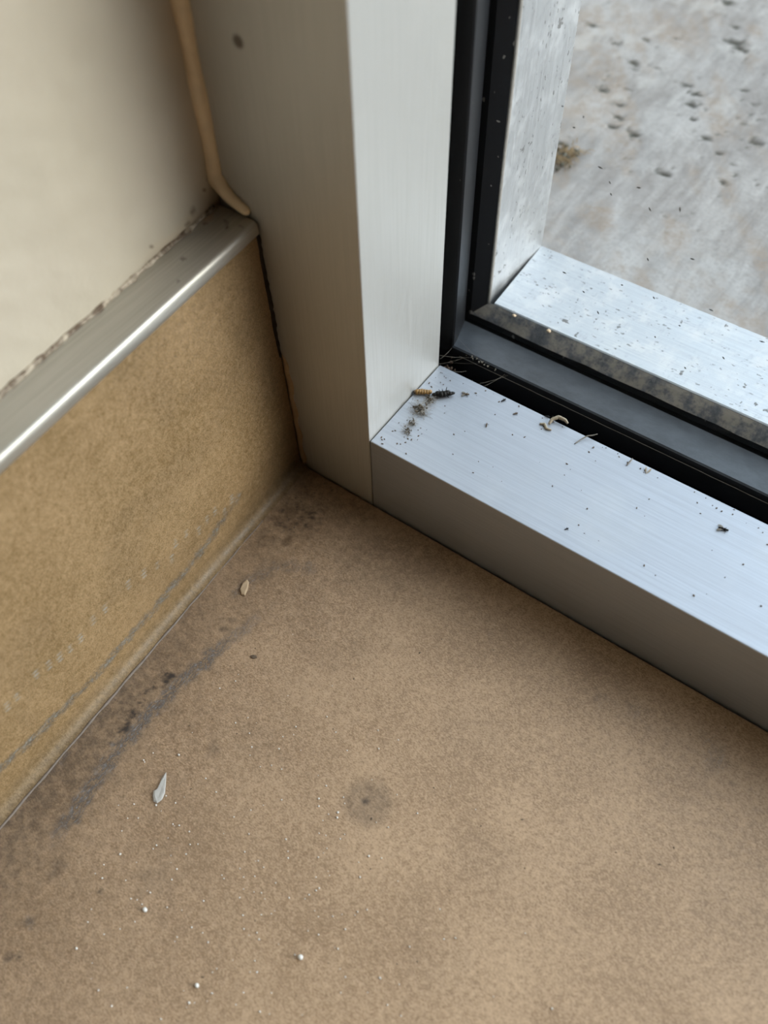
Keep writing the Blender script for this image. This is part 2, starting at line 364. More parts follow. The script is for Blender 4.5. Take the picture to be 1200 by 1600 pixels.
for c_, r_, k_ in (((140.7, -17.2), 4.0, 0.22), ((132, -20), 3.5, 0.18), ((167, -17.6), 4.5, 0.40), ((163, -13.3), 3, 0.3), ((92.3, -20.1), 1.2, 0.3), ((36.3, -165), 2, 0.5)):
    g = np.maximum(g, k_ * blob(x, y, c_, r_, 0.8, int(r_ * 7), 0.8))
dk = dk + 0.46 * (1 - sm(-20, 135, x + 0.3 * y + 30 + 12 * jag)) + 0.10 * sm(0.52, 0.75, fbm(x / 26, y / 26, 3, 77))  # grey dirt film at the left, deepened to paint in a light falloff
Zf = np.where(near, 0.00012 * (fbm(x / 9, y / 9, 3, 21) - 0.5) - 0.0002 * np.clip(g, 0, 1) * (fbm(x / 1.3, y / 2.6, 2, 31) - 0.3), 0)
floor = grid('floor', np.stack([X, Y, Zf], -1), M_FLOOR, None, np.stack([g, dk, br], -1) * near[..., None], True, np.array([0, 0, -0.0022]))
tag(floor, 'tan speckled sheet vinyl floor with scuffs and a dark spot', kind='structure')
box('subfloor', (-0.16, -4.2, -0.06), (3.0, 0.11, -0.0026), M_SUB, floor)

# ---------------------------------------------------------------- side wall, skirting, capping
LS = axis((0.0, 0.2, 0.00075), (0.2, 0.6, 0.02), (0.6, 4.21, 0.2))
prof = [(0.0036 - 0.0036 * math.sin(a), 0.0036 - 0.0036 * math.cos(a)) for a in np.linspace(0, math.pi / 2, 7)]
prof = [(p[0], p[1] + 0.0001) for p in prof] + [(LEAN * z / HK, z) for z in np.arange(0.0043, HK + 0.0006, 0.0007)]
prof = np.array(prof)
L, K = np.meshgrid(LS, np.arange(len(prof)), indexing='ij'); PXx, PZz = prof[K, 0], prof[K, 1]
zmm = PZz * 1000
end = np.where(zmm > 54, 0.0012 + 0.0007 * (fbm(zmm / 6, zmm * 0, 3, 5)), 0.0004 + 0.0003 * fbm(zmm / 4, zmm * 0, 2, 6))
l = end + L * (1 - end / 3.6); lm = l * 1000
bulge = 0.0005 * (fbm(lm / 40, zmm / 40, 2, 9) - 0.5) * sm(0, 12, zmm)
nearw = lm < 200
g = np.zeros(l.shape); tk = g.copy(); dk = g.copy(); br = g.copy(); jag = (fbm(lm / 2, zmm / 2, 3, 13) - 0.5) * 2
d, t_ = pline(lm, zmm, [(175, 18), (141, 15.5), (128, 12.8), (105, 10), (78, 10.2), (59, 11.1), (45, 13.5), (33, 17)])
g = np.maximum(g, 0.85 * (1 - sm(0.3, 2.9, d + jag * 1.6)) * (1 - 0.45 * sm(0.8, 1, t_))); tk = np.maximum(tk, 0.35 * (1 - sm(0.2, 1.6, d + jag * 1.2)) * sm(0.5, 0.7, fbm(lm / 1.2, zmm / 0.5, 2, 17)))
for (a, b) in [(129.1, 34.3), (125.7, 34.1), (118.2, 34.5), (114, 33), (110.5, 31.6), (106.8, 30.6), (102.6, 30.2), (96.7, 31.5), (92, 31), (82.1, 30.3), (76, 28), (70.9, 25.6), (65.4, 22), (62, 26.5), (57.2, 25.6), (52.3, 21.2), (48, 22), (44, 21.7), (40.3, 17.3), (36, 19)]:
    for k in range(3):                                                          # short rows of scrape ticks
        dd = np.hypot((lm - a + k * 0.30) / 0.85, (zmm - b - (k - 1) * 1.25) / 0.38); tk = np.maximum(tk, 0.85 * (1 - sm(0.5, 1.3, dd)) * (0.4 + 0.6 * hash2(np.array([k]), np.array([int(a)]), 3)[0]))
br = np.maximum(br, 0.15 * (1 - sm(0, 14, lm + jag * 2)))
br = np.maximum(br, 0.35 * (1 - sm(10, 45, lm + jag * 4)) * (1 - sm(5, 40, zmm)))
dk = np.maximum(dk, 0.14 * sm(0.45, 0.7, fbm(lm / 16, zmm / 16, 3, 88)))
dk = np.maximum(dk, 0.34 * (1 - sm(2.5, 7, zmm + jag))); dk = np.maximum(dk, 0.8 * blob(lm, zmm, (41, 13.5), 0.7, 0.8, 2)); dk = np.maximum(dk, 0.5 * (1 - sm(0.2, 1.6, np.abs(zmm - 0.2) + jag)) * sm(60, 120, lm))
W3 = np.stack(S(PXx + bulge, l, PZz), -1)
bb = empty('baseboard_left'); tag(bb, 'tan sheet vinyl skirting coved up the side wall', kind='structure')
grid('vinyl_face', W3, M_SKIRT, bb, np.stack([g, dk, br, tk], -1) * nearw[..., None], True)
box('backing_board', (-TW, 0.004, -0.002), (-0.0030, 4.2, HK), M_BACK, bb, xf=S)
bm = bmesh.new()                                                                # grey welded seam at the foot of the skirting
sl = [0.028 + 0.004 * k for k in range(60)]
tube(bm, [S(0.0035 + 0.00012 * math.sin(k * 1.7), q, -0.0001) for k, q in enumerate(sl)], [0.00022 + 0.00022 * random.random() + 0.00012 * (k > 8) for k in range(60)], 8)
from_bm('seam_bead', bm, M_WELD, bb, True)
bm = bmesh.new(); zz = np.linspace(0.001, 0.0545, 40)                          # tan sealant filling the lower end against the jamb
rows = []
for k, z in enumerate(zz):
    wd = 0.0022 + 0.0005 * math.sin(k * 0.7) + 0.0003 * random.random(); tp = min(1, (len(zz) - 1 - k) / 4 + 0.15)
    x0 = LEAN * z / HK + 0.0001
    rows.append([bm.verts.new((x0, 0.0002, z)), bm.verts.new((x0, -0.0003, z)), bm.verts.new((x0 + wd * 0.5 * tp, -0.00075 * tp, z)), bm.verts.new((x0 + wd * tp, -0.00005, z)), bm.verts.new((x0 + wd * tp, 0.0002, z))])
for a, b in zip(rows, rows[1:]):
    for j in range(5): bm.faces.new((a[j], a[(j + 1) % 5], b[(j + 1) % 5], b[j]))
bm.faces.new(rows[0]); bm.faces.new(rows[-1][::-1]); from_bm('sealant_strip', bm, M_TAN, bb, True)

bm = bmesh.new(); zz = [0.0535 + 0.0012 * k for k in range(39)]
tube(bm, [(LEAN * z / HK - 0.0006 + 0.0001 * math.sin(k * 1.9), -0.0006, z) for k, z in enumerate(zz)], [0.0002] + [0.00065 + 0.00035 * random.random() + 0.0002 * (k > 10) for k in range(1, 39)], 7)
from_bm('dirty_gap_filler', bm, simple('gap_dirt', (0.022, 0.014, 0.008), 0.9, var=0.6, scale=900), bb, True)

# capping strip
TL = axis((0.0, 0.13, 0.0006), (0.13, 0.6, 0.02), (0.6, 4.21, 0.2)); TL = TL + 0.0011
e0 = LEAN + 0.0009
tp = [(-TW - 0.003, HK - 0.0002)] + [(-TW - 0.003, HK + TH - 0.0004)] + [(u, HK + TH) for u in np.linspace(-TW - 0.0026, e0 - 0.0024, 24)]
tp += [(e0 - 0.0012, HK + TH - 0.00005), (e0 - 0.0007, HK + TH - 0.00022), (e0 - 0.0003, HK + TH - 0.0006), (e0 - 0.0001, HK + TH - 0.0011), (e0, HK + TH - 0.0016), (e0, HK + 0.0005), (e0 - 0.0002, HK + 0.0001), (e0 - 0.0012, HK - 0.0001)]
tp = np.array(tp); Lq, Kq = np.meshgrid(TL, np.arange(len(tp)), indexing='ij'); xq, lq = tp[Kq, 0] * 1000, Lq * 1000
topm = (tp[Kq, 1] > HK + TH - 0.0003)
jag = (fbm(lq / 1.5, xq / 1.5, 3, 41) - 0.5) * 2
br = np.maximum(0.5 * (1 - sm(1.0, 8.5, lq + (xq + 16) * 0.55 + jag * 2.5)), 0.8 * blob(lq, xq, (6.8, -14.0), 2.4, 0.7, 3, 0.7))
br = np.maximum(br, 0.3 * (1 - sm(0.2, 2.5, lq + jag)))
br = np.maximum(br, 0.6 * (1 - sm(0.2, 1.8, xq + 16 + jag)))
dk = np.zeros(br.shape)
for c_, r_ in (((9.2, -13.2), 0.45), ((5.6, -8.6), 0.35), ((6.3, -7.8), 0.4), ((7.3, -6.9), 0.45), ((5.3, -9.6), 0.3), ((4.8, -4.2), 0.4), ((23, -9.0), 0.5), ((30, -4.5), 0.35)):
    dk = np.maximum(dk, 1.0 * blob(lq, xq, c_, r_ * 1.5, 0.9, int(c_[0] * 3), 0.5))
t1 = empty('trim_1'); tag(t1, 'brushed aluminium capping strip on top of the skirting', kind='structure')
grid('capping', np.stack(S(tp[Kq, 0], Lq, tp[Kq, 1]), -1), M_TRIM, t1, np.stack([0 * br, dk, br], -1) * (topm & (lq < 130))[..., None], True)
bm = bmesh.new(); q = [0.003 + 0.0022 * k for k in range(75)]
tube(bm, [S(-TW + 0.0003 + 0.0003 * random.uniform(-1, 1), a, HK + TH + 0.0001) for a in q], [0.00055 + 0.0006 * random.random() for _ in q], 7)
from_bm('sealant_bead', bm, M_DIRTBEAD, t1, True)

# painted side wall
WL = axis((0.0, 0.16, 0.001), (0.16, 0.6, 0.02), (0.6, 4.21, 0.2)); WZ = axis((-0.002, 0.09, 0.03), (0.098, 0.26, 0.001), (0.26, 0.4, 0.02), (0.4, 2.51, 0.2))
Lw, Zw = np.meshgrid(WL, WZ, indexing='ij'); lw, zw = Lw * 1000, Zw * 1000
h = 0.0016 * (fbm(lw / 30, zw / 30, 3, 61) - 0.5) + 0.0004 * (fbm(lw / 6, zw / 6, 2, 62) - 0.5)
h = np.where((lw < 160) & (zw < 260), h, 0); jag = (fbm(lw / 6, zw / 6, 3, 63) - 0.5) * 2
br = np.maximum(0.30 * (1 - sm(0, 14, lw + jag * 4)), 0.5 * (1 - sm(0, 5, zw - 104.5 + jag * 2)) * (1 - sm(12, 40, lw)))
dk = np.maximum.reduce([0.8 * blob(lw, zw, c_, r_, 0.9, int(c_[0]), 0.6) for c_, r_ in (((10.5, 108), 1.1), ((27, 108), 0.6), ((5, 111), 0.5), ((2.5, 113.5), 0.7), ((13.5, 106), 0.9))])
dk = np.maximum(dk, 0.55 * (1 - sm(0, 2.2, zw - 104 + jag * 1.3)) * (1 - sm(5, 60, lw)))
wl = grid('wall_left', np.stack(S(-TW + h, Lw, Zw), -1), M_WALL, None, np.stack([0 * br, dk, br], -1) * ((lw < 160) & (zw < 260))[..., None], True, np.array([-0.14, 0, 0]))
tag(wl, 'cream painted side wall above the aluminium capping', kind='structure')
bm = bmesh.new()                                                                # bead of caulk between wall and jamb with a blob at its foot
cz = [2.1, 1.0, 0.5, 0.3, 0.24, 0.2, 0.18] + list(np.linspace(0.165, 0.1125, 18))
pts = [(-0.0146 + 0.0002 * math.sin(0.7 * k), -0.0004, z) for k, z in enumerate(cz)] + [(-0.0115, -0.0012, 0.1098), (-0.0092, -0.0012, 0.1082), (-0.0068, -0.0010, 0.1068), (-0.0048, -0.0009, 0.1060), (-0.0040, -0.0009, 0.1058)]
tube(bm, pts, [0.0024] * 7 + [0.0024 + 0.0003 * math.sin(0.8 * k) for k in range(18)] + [0.0018, 0.0016, 0.0014, 0.0013, 0.0006], 10)
from_bm('caulk_bead', bm, M_CAULK, wl, True)

# ---------------------------------------------------------------- rest of the room
XR, YB, ZT = 3.0, -4.2, 2.5                  # right wall, back wall, ceiling
tag(boxes('wall_front', [((-0.16, 0, Z2 + 0.06), (XR, 0.11, ZT)), ((X2 + 0.06, 0, -0.002), (XR, 0.11, Z2 + 0.06)), ((-1.6, 0, -0.05), (-0.16, 0.11, ZT))], M_ROOM), 'brown timber wall around the window', kind='structure')
tag(boxes('sky_blocker_wall', [((-0.46, 0.11, -0.06), (-0.16, 2.4, 2.7))], simple('sky_blocker_grey', (0.30, 0.28, 0.26), 0.9, var=0.15, scale=20)), 'unseen grey wall added at right angles to the window to block sky light', kind='structure')  # unseen wall, added to cut the sky light from the left
tag(boxes('wall_right', [((XR, YB, -0.06), (XR + 0.1, 0.11, ZT))], M_ROOM), 'brown timber wall opposite the side wall', kind='structure')
tag(boxes('wall_back', [((-0.3, YB - 0.1, -0.06), (XR + 0.1, YB, ZT))], M_ROOM), 'brown timber wall behind the viewer', kind='structure')
tag(boxes('ceiling', [((-0.3, YB - 0.1, ZT), (XR + 0.1, 0.11, ZT + 0.1))], M_WHITE), 'brown timber ceiling of the room', kind='structure')

# ---------------------------------------------------------------- window
win = empty('window_1'); tag(win, 'aluminium framed window with black rubber gaskets', kind='structure')
box('jamb', (-0.16, 0, -0.0024), (W, D1, Z2 + 0.06), M_ALU_J, win, 0.0003)
box('sill_rail', (W + 0.00035, 0, -0.0024), (X2, D1, HS), M_ALU_S, win, 0.0003)
box('jamb', (X2, 0, -0.0024), (X2 + 0.06, D1, Z2 + 0.06), M_ALU_J, win, 0.0003)
box('head_rail', (W, 0, Z2), (X2, D1, Z2 + 0.06), M_ALU_S, win, 0.0003)
RB = 0.0115
boxes('rebate', [((-0.16, D1, -0.0024), (W - RB, 0.0768, Z2 + 0.06))], M_REBATE, win)
boxes('rebate', [((W - RB, D1, -0.0024), (X2 + RB, 0.0768, HS - RB))], M_REBATE, win)
boxes('rebate', [((X2 + RB, D1, -0.0024), (X2 + 0.06, 0.0768, Z2 + 0.06))], M_REBATE, win)
boxes('rebate', [((W - RB, D1, Z2 + RB), (X2 + RB, 0.0768, Z2 + 0.06))], M_REBATE, win)
def members(name, prof, mats, cuts=1, wave=0.0):
    """mitred bars round the opening; prof = (depth behind the reveal edge, offset into the opening)"""
    P = []
    for (e, o) in prof:
        P.append([(W + o, D1 + e, HS + o), (X2 - o, D1 + e, HS + o), (X2 - o, D1 + e, Z2 - o), (W + o, D1 + e, Z2 - o)])
    out = []
    for k in range(4):
        a, b = k, (k + 1) % 4; bm = bmesh.new(); rings = []
        ts = [0] if cuts == 1 else sorted(set([0.0] + [float(q) for q in np.linspace(0, 0.18, cuts)] + [0.5]))
        ts = [q for q in ts] + [1.0]
        for t in ts:
            r = []
            for j, row in enumerate(P):
                v = Vector(row[a]).lerp(Vector(row[b]), t)
                if wave and 0 < t < 1 and j == 1: v.y += wave * (random.random() - 0.5); v.z += wave * 0.5 * (random.random() - 0.5)
                r.append(bm.verts.new(v))
            rings.append(r)
        n = len(P)
        for r, s in zip(rings, rings[1:]):
            for j in range(n): bm.faces.new((r[j], r[(j + 1) % n], s[(j + 1) % n], s[j]))
        bm.faces.new(rings[0]); bm.faces.new(rings[-1][::-1])
        out.append(from_bm(name, bm, mats[k], win))
    return out
gas = members('gasket', [(0.0102, -0.0030), (0.0106, -0.0015), (0.0112, -0.0011), (0.0150, -0.0022), (0.0200, -0.0041), (0.0255, -0.0064), (0.0306, -0.0086), (0.0312, -0.0116), (0.0102, -0.0116)], [M_GASKET] * 4)
for gk in gas:
    for pl in gk.data.polygons: pl.use_smooth = True
    md = gk.modifiers.new('n', 'EDGE_SPLIT'); md.split_angle = math.radians(35)
bm = bmesh.new(); tube(bm, [(W + 0.002 + 0.004 * k, D1 + 0.0099 + 0.00004 * math.sin(k * 2.1), HS - 0.0034 + 0.00003 * math.sin(k * 1.3)) for k in range(60)], 0.00013, 5)
from_bm('gasket_lip', bm, M_LIPDUST, win)
og = members('outer_gasket', [(0.0350, -0.0112), (0.0351, -0.0088), (0.0376, -0.0046), (0.0384, -0.0034), (0.0385, -0.0112)], [M_OGASKET] * 4, 60, 0.0005)
bm = bmesh.new(); tube(bm, [(W - 0.0040 + 0.0001 * math.sin(k * 1.1), D1 + 0.0387, HS - 0.004 + 0.012 * k) for k in range(40)] + [(W - 0.0040, D1 + 0.0387, Z2)], 0.0008, 7)
from_bm('sealant_line', bm, simple('grey_sealant', (0.20, 0.185, 0.165), 0.7, var=0.3, scale=600), win, True)
def outer(k): return [(0.0386, -0.0112), (0.0386, -0.0034), (0.0390, -0.0030), (Y3 - D1 - 0.0008, 0.0000), (Y3 - D1, -0.0006), (Y3 - D1, -0.0345 if k == 'b' else -0.19)]
def bar(name, k, mat, a, b, prof):
    bm = bmesh.new(); rings = []
    for t in (a, b):
        r = []
        for (e, o) in prof:
            m = (o + 0.0003) if t is None else 0
            r.append(bm.verts.new({'l': (W - 0.0015 + o, D1 + e, t), 'b': (t, D1 + e, HS + o), 'r': (X2 - o, D1 + e, t), 't': (t, D1 + e, Z2 - o)}[k]))
        rings.append(r)
    n = len(prof)
    for j in range(n): bm.faces.new((rings[0][j], rings[0][(j + 1) % n], rings[1][(j + 1) % n], rings[1][j]))
    bm.faces.new(rings[0]); bm.faces.new(rings[1][::-1]); return from_bm(name, bm, mat, win)
bar('outer_jamb', 'l', M_ALU_OJ, -0.002, Z2 + 0.06, outer('l'))
bar('outer_jamb', 'r', M_ALU_OJ, -0.002, Z2 + 0.06, outer('b'))
bar('outer_sill', 'b', M_ALU_OS, W - 0.0015, X2, outer('b'))
bar('outer_head', 't', M_ALU_OS, W - 0.0015, X2, outer('b'))
box('glass_pane', (W - 0.0110, D1 + 0.0314, HS - 0.0110), (X2 + 0.011, D1 + 0.0348, Z2 + 0.011), M_GLASS, win)

# flecks stuck to the outside of the glass
M_FLECK = simple('dark_dirt', (0.03, 0.026, 0.022), 0.8, var=0.4)
bm = bmesh.new()
for (a, b) in [(52.8, 111.8), (50.6, 108), (60.5, 99.2), (65.3, 92.4), (72.7, 97.4), (77.4, 92.2), (64.2, 95.8), (85.5, 95.4), (93.1, 82), (46.2, 112.8), (80.8, 76.3), (119.8, 64.3), (102.1, 43.1), (111.7, 53), (75.3, 64), (103.1, 67.9), (56, 59.8), (63.7, 55.6), (85.9, 64.1), (96, 58), (70, 50), (90, 50)]:
    n0 = len(bm.verts); an = random.uniform(-1.2, 0.2); ln = random.uniform(0.3, 0.8) / 1000
    tube(bm, [(a / 1000 - ln * math.cos(an), D1 + 0.0350, b / 1000 - ln * math.sin(an)), (a / 1000, D1 + 0.0350, b / 1000), (a / 1000 + ln * math.cos(an), D1 + 0.0350, b / 1000 + ln * math.sin(an))], [0.00008, 0.00022, 0.00006], 5)
tag(from_bm('glass_flecks', bm, M_FLECK, win), 'dark flecks stuck to the outside of the pane', kind='stuff')

# ---------------------------------------------------------------- concrete outside
xc = axis((-6, -0.3, 0.3), (-0.3, -0.09, 0.03), (-0.09, 0.16, 0.001), (0.16, 0.5, 0.03), (0.5, 7, 0.3)); yc = axis((Y3 + 0.0003, 0.40, 0.001), (0.40, 0.8, 0.03), (0.8, 8, 0.3))
X, Y = np.meshgrid(xc, yc, indexing='ij'); x, y = X * 1000, Y * 1000; near = (x > -95) & (x < 165) & (y < 402)
pit = np.zeros(x.shape)
PITS = [(25.9, 312.2, 3), (29.5, 307.6, 3), (-11.3, 291.7, 1.6), (-22.6, 281.4, 1.8), (-7.4, 270.2, 2.4), (-3.9, 264.4, 1.2), (4.7, 271.1, 1.2), (21.8, 265.5, 1.8), (28.1, 260.7, 2), (30.4, 251.7, 2.6), (-8.7, 241.5, 2.2), (2.8, 235, 2), (7.2, 225.8, 2.0), (8.7, 217.9, 2), (19.6, 217.2, 2.7), (46.1, 231.7, 2), (49.3, 236.5, 1.2), (43.3, 198.2, 2.5), (35.8, 241.9, 1.4), (45.6, 275.2, 1.5), (65.5, 239.4, 2), (7.4, 345.2, 3), (-40.4, 290.5, 2), (55.9, 249.9, 1.1), (30.1, 192.5, 0.9), (56.1, 224.1, 1.6), (63.9, 219.3, 1), (-4.8, 194.5, 2), (65.4, 206.1, 1.5), (53.4, 266.6, 1.1), (0.3, 300.8, 1), (20.4, 325.1, 1.6)]
for k, (a, b, r) in enumerate(PITS): pit = np.maximum(pit, blob(x, y, (a, b), r * 0.9, 0.75, k, 1.0, 1.7) * (1.0 if r > 1.3 else 0.7))
pit = np.maximum(pit, 0.6 * sm(0.80, 0.85, fbm(x / 4, y / 4, 3, 91)) * sm(140, 200, y))
br = 0.75 * sm(0.50, 0.70, fbm((x + y * 0.6) / 16, (y - 0.2 * x) / 38, 4, 95)) + 0.35 * sm(0.45, 0.65, fbm(x / 5, y / 5, 4, 96)) * (1 - sm(135, 190, y))
br = np.maximum(br, 0.9 * blob(x, y, (-12, 222), 15, 0.9, 5, 0.6)); br = np.maximum(br, 0.9 * blob(x, y, (2, 182), 9, 0.7, 6, 0.6))
pale = 0.6 * sm(0.58, 0.76, fbm(x / 9, y / 16, 4, 98)) * sm(190, 260, y); pale = np.maximum(pale, 0.35 * (1 - sm(5, 10, y - 113 + 3 * (fbm(x / 12, y * 0, 2, 3) - 0.5))))
hz = 0.0009 * (fbm(x / 12, y / 20, 4, 99) - 0.5) - 0.0008 * pit - 0.0006 * sm(6, 11, y - 113 + 3 * (fbm(x / 12, y * 0, 2, 3) - 0.5))
pave = grid('pavement', np.stack([X, Y, ZC + np.where(near, hz, 0)], -1), M_CONC, None, np.stack([pale, pit, np.clip(br, 0, 1)], -1) * near[..., None], True, np.array([0, 0, -0.08]))
tag(pave, 'pale weathered concrete outside the window with dark pits', kind='structure')

# ================================================================ things
M_BLACKBUG = simple('insect_black', (0.008, 0.007, 0.006), 0.5, spec=0.2, var=0.5)
M_GOLD = simple('husk_gold', (0.26, 0.145, 0.045), 0.4, var=0.75, scale=900)
M_HUSK = simple('husk_cream', (0.34, 0.28, 0.20), 0.5, var=0.3, scale=1200)
M_BROWN = simple('insect_brown', (0.10, 0.07, 0.045), 0.6, var=0.5, scale=1500)
M_WING = simple('insect_wing', (0.20, 0.18, 0.15), 0.4, var=0.3, scale=1500)
M_FIBRE = simple('dust_fibre', (0.30, 0.275, 0.24), 0.9, var=0.3, scale=1500)
M_DUST = simple('dust_core', (0.075, 0.058, 0.040), 0.95, var=0.7, scale=1800)
M_GRAIN = simple('white_grain', (0.66, 0.64, 0.60), 0.5, var=0.06)
M_CHIP = simple('cream_chip', (0.42, 0.31, 0.20), 0.6, var=0.2, scale=500)
M_FLAKE = simple('white_flake', (0.40, 0.385, 0.36), 0.45, var=0.15, scale=700)
M_MOSS = simple('moss_brown', (0.17, 0.115, 0.055), 0.9, var=0.6, scale=500)
M_MOSSD = simple('moss_dark', (0.05, 0.045, 0.03), 0.9, var=0.5, scale=500)
M_WEB = simple('cobweb_grey', (0.24, 0.21, 0.17), 0.9, var=0.3)
ZS = HS
def thing(name, label, cat, loc, group=None, rz=0):
    o = empty(name, loc); o.rotation_euler.z = rz; return tag(o, label, cat, group)
def wingmesh(bm, base, tip, wid, th=0.00005):
    b, t = Vector(base), Vector(tip); d = (t - b); s = d.cross(Vector((0, 0, 1)))
    s = s.normalized() * wid if s.length > 1e-9 else Vector((wid, 0, 0))
    prof = [b, b + d * 0.35 + s * 0.8, b + d * 0.75 + s, t, b + d * 0.7 - s * 0.6, b + d * 0.3 - s * 0.4]
    up = Vector((0, 0, th)); top = [bm.verts.new(p + up) for p in prof]; bot = [bm.verts.new(p - up) for p in prof]
    bm.faces.new(top); bm.faces.new(bot[::-1]); n = len(prof)
    for j in range(n): bm.faces.new((top[j], bot[j], bot[(j + 1) % n], top[(j + 1) % n]))

# golden husk: a row of ringed segments with a dark end
t = thing('insect_husk', 'golden brown ringed insect husk lying on the sill rail against the jamb', 'insect', (0.0338, 0.0253, ZS), rz=0.62)
bm = bmesh.new()
for k in range(6): sph(bm, (-0.0006 + k * 0.00085, 0.0001 * math.sin(k), 0.0010), (0.00085, 0.00105 - 0.00008 * abs(k - 2), 0.0011 - 0.00007 * k), 2, 0.10)
from_bm('abdomen', bm, M_GOLD, t, True)
bm = bmesh.new(); sph(bm, (-0.0012, 0, 0.0009), (0.0006, 0.00075, 0.0008), 2, 0.08); from_bm('head', bm, M_BROWN, t, True)
# black insect
t = thing('dead_insect', 'shiny black dead insect lying on the sill rail beside the golden husk', 'insect', (0.0412, 0.0292, ZS), rz=0.72)
bm = bmesh.new()
for k, (dx, r) in enumerate(((-0.0030, 0.0006), (-0.0020, 0.0009), (-0.0010, 0.0010), (0, 0.00095), (0.0010, 0.0009), (0.0018, 0.0007), (0.0026, 0.0005))): sph(bm, (dx, 0.00015 * math.sin(k * 2), 0.0011), (0.0011, r * 1.15, r * 1.15), 2, 0.09)
from_bm('body', bm, M_BLACKBUG, t, True)
bm = bmesh.new(); wingmesh(bm, (-0.001, 0.0003, 0.0016), (0.0022, 0.0010, 0.0014), 0.0006); from_bm('wing', bm, M_WING, t)
for k, (a, b, c_) in enumerate(((0.0008, 0.0012, 0.0030), (-0.0004, 0.0011, 0.0024), (0.0012, -0.0014, 0.0005), (-0.0012, 0.0015, 0.0018))):
    bm = bmesh.new(); tube(bm, [(a * 0.6, 0, 0.0012), (a, b * 0.6, c_ * 0.8), (a * 1.3, b, c_)], [0.00012, 0.00013, 0.00006], 5); from_bm('leg', bm, M_BLACKBUG, t)
def tangle(name, label, loc, r, nf, rz=0):
    t = thing(name, label, 'dust clump', loc, rz=rz)
    bm = bmesh.new()
    for k in range(26): sph(bm, (random.gauss(0, r * 0.42), random.gauss(0, r * 0.42), r * random.uniform(0.1, 0.75)), r * random.uniform(0.10, 0.24), 1, 0.45)
    from_bm('core', bm, M_DUST, t)
    bm = bmesh.new()
    for k in range(nf):                                                        # wandering hair-thin fibres
        p = Vector((random.gauss(0, r * 0.5), random.gauss(0, r * 0.5), r * random.uniform(0.1, 0.8))); a = random.uniform(0, 6.28); pts = [p.copy()]
        for j in range(6):
            a += random.uniform(-1.1, 1.1); p = p + Vector((math.cos(a), math.sin(a), random.uniform(-0.6, 0.5))) * r * 0.28; p.z = max(0.00005, min(r * 1.1, p.z)); pts.append(p.copy())
        tube(bm, pts, 0.000035, 4)
    tag(from_bm('fibres', bm, M_FIBRE, t), 'pale cobweb fibres', kind='stuff'); return t
tangle('dust_clump', 'round grey brown clump of dust and cobweb on the sill rail below the husk', (0.0385, 0.0198, ZS), 0.0024, 90)
tangle('dust_clump', 'small wispy dust clump between the husk and the black insect', (0.0385, 0.0250, ZS), 0.0015, 50)
tangle('dust_clump', 'small dust clump nearest the front corner of the sill rail', (0.0398, 0.0102, ZS), 0.0012, 34)
tangle('dust_clump', 'pale fluffy dust wisp between the two dust clumps on the sill rail', (0.0392, 0.0135, ZS), 0.0012, 36)
def gnat(label, px, py, s, rz, wings=True, mat=None):
    t = thing('dead_gnat', label, 'insect', (px / 1000, py / 1000, ZS), 'tiny dead insects on the sill rail', rz)
    bm = bmesh.new()
    for dx, r in ((-0.9, 0.26), (-0.35, 0.36), (0.3, 0.40), (0.85, 0.28)): sph(bm, (dx * s / 1000, 0, 0.42 * s / 1000), (0.42 * s / 1000, r * s / 1000, r * s / 1000), 2, 0.08)
    from_bm('body', bm, mat or M_BROWN, t, True)
    if wings:
        for q in (1, -1):
            bm = bmesh.new(); wingmesh(bm, (0, 0.0001 * q, 0.0006 * s), (-0.0016 * s, 0.0009 * s * q, 0.0003), 0.0004 * s); from_bm('wing', bm, M_WING, t)
    for q in (1, -1):
        bm = bmesh.new(); tube(bm, [(0.0003 * s, 0, 0.0003 * s), (0.0005 * s, 0.0006 * s * q, 0.0006 * s), (0.0006 * s, 0.0010 * s * q, 0.00005)], 0.00005, 4); from_bm('leg', bm, M_BLACKBUG, t)
gnat('grey seed-like dead gnat just right of the black insect', 46.9, 33.7, 0.95, 0.5, True)
gnat('curled black dead gnat touching the black rubber edge right of the seed-like gnat', 58.4, 38.3, 0.8, 1.2, False, M_BLACKBUG)
gnat('tiny brown dead gnat in the open middle of the sill rail, nearest the dust clumps', 59.4, 26.3, 0.7, 2.0, False)
gnat('tiny brown dead gnat left of the cream larva husk', 64.5, 35.6, 0.7, 0.9, False)
gnat('small black dead gnat just behind the cream larva husk', 73.5, 40.2, 0.75, 0.3, False, M_BLACKBUG)
gnat('dead gnat with spread wings near the right edge of the photo', 136.7, 31.2, 1.15, 0.2, True, M_BLACKBUG)
gnat('tiny dark dead gnat near the front edge of the sill rail, right of centre', 99.5, 5.7, 0.55, 1.0, False, M_BLACKBUG)
def husk(label, pts, rad, name='larva_husk', cat='larva', mat=M_HUSK, group=None):
    c0 = Vector((pts[0][0] / 1000, pts[0][1] / 1000, ZS)); bm = bmesh.new(); P = []; Rr = []
    n = len(pts)
    for k in range((n - 1) * 4 + 1):
        i, f = divmod(k, 4); i = min(i, n - 2); f = (k - i * 4) / 4
        v = Vector(pts[i]).lerp(Vector(pts[i + 1]), f) / 1000; P.append(Vector((v.x, v.y, ZS + v.z)) - c0)
        u = k / ((n - 1) * 4); Rr.append(rad / 1000 * (0.55 + 0.45 * math.sin(math.pi * min(1, u * 1.05))) * (1 + 0.1 * (k % 2)))
    tube(bm, P, Rr, 8); o = from_bm(name, bm, mat, None, True); o.location = c0; return tag(o, label, cat, group)
husk('cream curled larva husk standing at the black rubber edge', [(75.6, 37.6, 0.5), (75.6, 39.4, 1.0), (77.0, 41.0, 1.5), (79.3, 41.0, 1.6), (80.6, 40.4, 1.4)], 0.62)
